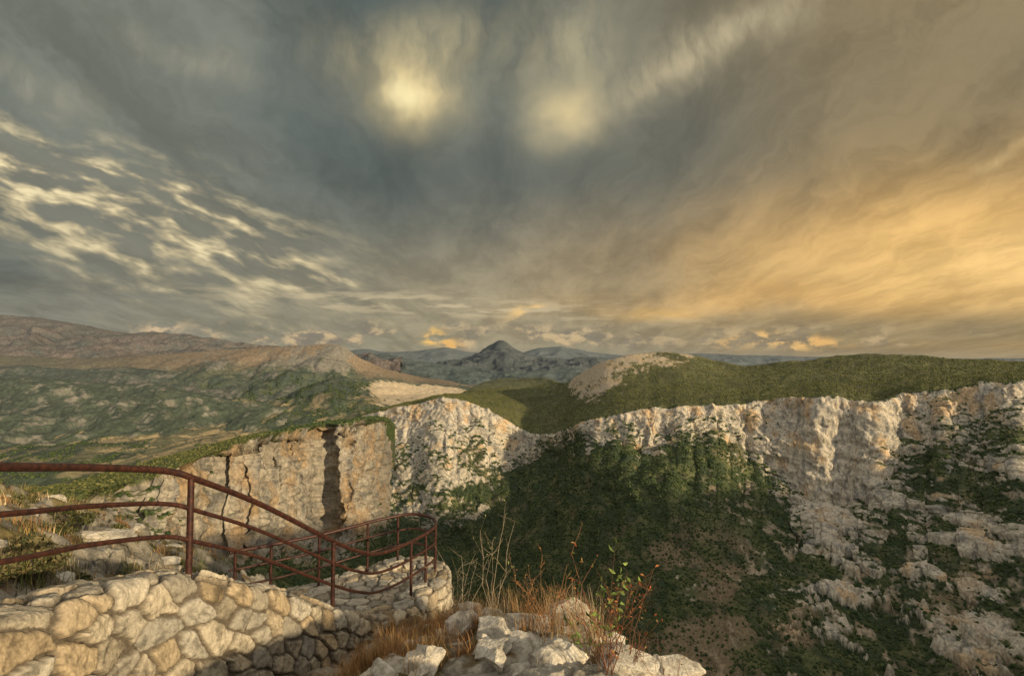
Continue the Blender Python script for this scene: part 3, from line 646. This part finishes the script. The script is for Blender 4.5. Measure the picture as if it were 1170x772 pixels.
def SS(a,b,x,lo=0.,hi=1.):
    n=N.new('ShaderNodeMapRange'); n.interpolation_type='SMOOTHSTEP'; nt.links.new(x.s,n.inputs[0])
    if a>b: a,b,lo,hi=b,a,hi,lo
    n.inputs[1].default_value=a;n.inputs[2].default_value=b;n.inputs[3].default_value=lo;n.inputs[4].default_value=hi
    return S(n.outputs[0])
def NOI(x,y,sc=1.,det=5,rough=.55,dist=0.,z=0.,out=0):
    c=N.new('ShaderNodeCombineXYZ')
    for i,v in enumerate((x,y,z)):
        v=val(v)
        if isinstance(v,(int,float)): c.inputs[i].default_value=v
        else: nt.links.new(v,c.inputs[i])
    n=N.new('ShaderNodeTexNoise'); n.inputs['Scale'].default_value=sc; n.inputs['Detail'].default_value=det; n.inputs['Roughness'].default_value=rough; n.inputs['Distortion'].default_value=dist
    nt.links.new(c.outputs[0],n.inputs['Vector']); return S(n.outputs[out])
def lin(c): return tuple(((v/255)/12.92 if v/255<.04045 else ((v/255+.055)/1.055)**2.4) for v in c)
def MIX(f,a,b,mode='MIX'):
    n=N.new('ShaderNodeMixRGB'); n.blend_type=mode; n.use_clamp=False
    for i,x in enumerate((f,a,b)):
        x=val(x)
        if isinstance(x,(int,float)): n.inputs[i].default_value=x
        elif isinstance(x,tuple): n.inputs[i].default_value=(*x,1)
        else: nt.links.new(x,n.inputs[i])
    return S(n.outputs[0])
tc=N.new('ShaderNodeTexCoord'); sx=N.new('ShaderNodeSeparateXYZ'); nt.links.new(tc.outputs['Generated'],sx.inputs[0])
x,y,z=(S(sx.outputs[i]) for i in range(3))
yc=M('MAXIMUM',y,.06); s0=x/yc; t0=z/yc; front=SS(.02,.3,y)
zc=M('MAXIMUM',z,0.)+.16; ux=x/zc; uy=y/zc
wn=NOI(s0,t0,3.4,4,.6,out=1); wsx=N.new('ShaderNodeSeparateXYZ'); nt.links.new(wn.s,wsx.inputs[0])
w1=S(wsx.outputs[0])-.5; w2=S(wsx.outputs[1])-.5
sw=s0+w1*.20; tw=t0+w2*.16
def g(s_,t_,a,b,rot=0.,warp=True):
    c,sn=math.cos(rot),math.sin(rot); A=(sw if warp else s0)-s_; B=(tw if warp else t0)-t_
    u=(A*(c/a))+(B*(sn/a)); v=(B*(c/b))-(A*(sn/b))
    return M('EXPONENT',(u*u+v*v)*-1.)
wux=ux+w1*.5; wuy=uy+w2*1.0
streak=NOI(wux*1.0+wuy*.12,wuy*.42,1.1,4,.55)
streak2=NOI(wux*2.5,wuy*.9,1.3,6,.66,0,3.)
col=MIX(SS(.34,.68,streak),lin((78,88,86)),lin((120,122,111)))
col=MIX(g(.1,.06,1.0,.16,0,False)*.85,col,lin((152,144,120)))
col=MIX(g(-1.0,.08,.5,.12,0,False)*.35,col,lin((118,116,106)))
warm=SS(.0,1.0,s0+t0*.12)
col=MIX(warm*.85,col,lin((150,128,90)))
col=MIX(g(1.0,.62,.55,.22)*.4,col,lin((112,107,90)))
gl=g(1.0,.225,.72,.13,.06)
col=MIX(M('MINIMUM',gl*1.0,1.),col,lin((224,178,108)))
col=MIX(g(1.05,.20,.45,.075,.05)*.6,col,lin((244,204,134)))
col=MIX(g(.28,.095,.08,.014)*.85,col,lin((240,194,116)))
col=MIX(g(.5,.12,.35,.03,.03)*.6,col,lin((222,176,108)))
col=MIX(g(.85,.055,.6,.036,0,False)*.8,col,lin((142,127,97)))
col=MIX(g(.30,.33,.12,.30,-.35)*.42,col,lin((86,92,86)))
mod=SS(.3,.70,streak2,.80,1.22)
cmb=N.new('ShaderNodeVectorMath'); cmb.operation='SCALE'; nt.links.new(col.s,cmb.inputs[0]); nt.links.new(mod.s,cmb.inputs['Scale']); col=S(cmb.outputs[0])
col=MIX(g(-.05,.36,.42,.13,0.)*.35,col,lin((80,90,88)))
# bright breaks in the cloud
fib=SS(.34,.66,NOI(s0*15.+w1*2.,t0*5.,1.3,4,.6,0,4.),.40,1.10)
col=MIX(M('MINIMUM',g(-.20,.52,.10,.08)*.60+g(-.20,.62,.17,.07)*.50*fib,1.),col,lin((192,178,138)))
col=MIX(g(-.205,.53,.060,.055)*.80*fib,col,lin((238,212,152)))
col=MIX(g(-.215,.525,.035,.03)*.75,col,lin((255,238,182)))
col=MIX(M('MINIMUM',g(.105,.50,.08,.075)*.55+g(.12,.63,.09,.10)*.55*fib,1.),col,lin((186,174,138)))
col=MIX(g(.11,.49,.045,.042)*.75,col,lin((226,204,152)))
col=MIX(g(.34,.60,.22,.035,.55)*.7*fib,col,lin((190,176,142)))
col=MIX(g(.45,.67,.16,.05,.4)*.55*fib,col,lin((194,180,146)))
col=MIX(g(.98,.385,.06,.012,.35)*.6*fib,col,lin((232,200,140)))
col=MIX(g(-.62,.60,.14,.03,-.4)*.4*fib,col,lin((168,161,138)))
col=MIX(g(-.95,.55,.14,.035,-.5)*.45*fib,col,lin((168,161,138)))
# rippled altocumulus on the left
ca,sa=math.cos(-.33),math.sin(-.33)
wr=s0+w1*.05; wt=t0+w2*.05
ru=wr*ca+wt*sa; rv=wt*ca-wr*sa
rip=NOI(ru*8.5,rv*30.,1.0,3,.55,0,2.); rip2=NOI(ru*3.2,rv*8.,1.0,2,.5,0,12.)
rmk=M('MINIMUM',g(-.85,.29,.42,.085,-.34)*1.1+g(-.98,.42,.30,.05,-.45)*.8+g(-.50,.235,.24,.05,-.4)*.9,1.)
rf=SS(.45,.64,rip*.85+rip2*.22-.035)*rmk
col=MIX(rmk*.45,col,lin((132,127,110)))
col=MIX(M('MINIMUM',rf*1.05,1.)*.80,col,lin((208,190,148)))
col=MIX(SS(.55,.70,rip)*rmk*.8,col,lin((248,230,182)))
# horizon haze & cumulus
cu=NOI(s0*8.,t0*17.,1.,4,.6,0,5.); cu2=NOI(s0*20.,t0*40.,1.,4,.6,0,6.)
bandm=SS(.012,.03,t0)*SS(.088,.045,t0)
reg=M('MINIMUM',g(-.30,.045,.50,.06,0,False)*1.1+g(.0,.05,.25,.06,0,False)*.6+g(.62,.035,.26,.05,0,False)*.7,1.)
cmask=SS(.46,.57,cu+cu2*.25-.125)*bandm*reg
ccol=MIX(SS(.45,.62,cu2),lin((126,118,106)),lin((206,180,138)))
col=MIX(cmask*.8,col,ccol)
cir=SS(.47,.62,NOI(s0*8.,t0*60.,1.,4,.6,0,8.))*g(-.15,.105,.42,.024,-.05,False)
col=MIX(cir*.8,col,lin((204,186,150)))
for (a_,b_,c_,d_,cc_) in [(-.145,.046,.022,.012,(245,196,110)),(-.11,.040,.016,.010,(225,178,108)),(-.66,.056,.03,.012,(206,180,144)),(.455,.022,.03,.012,(232,180,104)),(.54,.020,.045,.012,(236,190,120)),(.60,.024,.03,.008,(222,176,112)),(.02,.098,.04,.009,(226,190,130))]:
    col=MIX(M('MINIMUM',g(a_,b_,c_,d_,0,True)*SS(.42,.58,cu2,.0,1.3),1.),col,lin(cc_))
col=MIX(SS(.03,-.005,t0)*.5,col,lin((150,142,124)))
back_fill=MIX(SS(.35,.7,streak),(.42,.41,.38),(1.05,.95,.80))  # unseen sky behind the camera, brightened as fill for the shaded gorge
col=MIX(front,back_fill,col)
col=MIX(SS(-.02,-.10,z),col,lin((70,75,65)))
sc10=N.new('ShaderNodeVectorMath'); sc10.operation='SCALE'; nt.links.new(col.s,sc10.inputs[0]); sc10.inputs['Scale'].default_value=10.6
sky=N.new('ShaderNodeTexSky'); sky.sky_type='NISHITA'; sky.sun_disc=False; sky.sun_elevation=SUN_EL; sky.sun_rotation=math.atan2(SUNV[0],SUNV[1])
fin=MIX(.985,S(sky.outputs[0]),S(sc10.outputs[0]))
bg=N.new('ShaderNodeBackground'); bg.inputs['Strength'].default_value=.1; nt.links.new(fin.s,bg.inputs['Color'])
wo=N.new('ShaderNodeOutputWorld'); nt.links.new(bg.outputs[0],wo.inputs[0])
# ------------------------------------------------------------ sun
sl=bpy.data.lights.new('sun','SUN'); sl.energy=4.9; sl.angle=math.radians(1.5); sl.color=(1.,.77,.46)
so=link(bpy.data.objects.new('sun',sl)); dv=Vector((SUNV[0]*math.cos(SUN_EL),SUNV[1]*math.cos(SUN_EL),math.sin(SUN_EL)))
so.rotation_euler=dv.to_track_quat('Z','Y').to_euler(); so.location=(30,-30,40)
# ------------------------------------------------------------ camera
cam=bpy.data.cameras.new('camera'); cam.lens=18; cam.sensor_width=36; cam.clip_start=.05; cam.clip_end=200000
co=link(bpy.data.objects.new('camera',cam)); co.rotation_euler=(math.pi/2+PITCH,0,0); scene.camera=co
scene.view_settings.view_transform='Standard'; scene.view_settings.look='None'; scene.view_settings.exposure=0
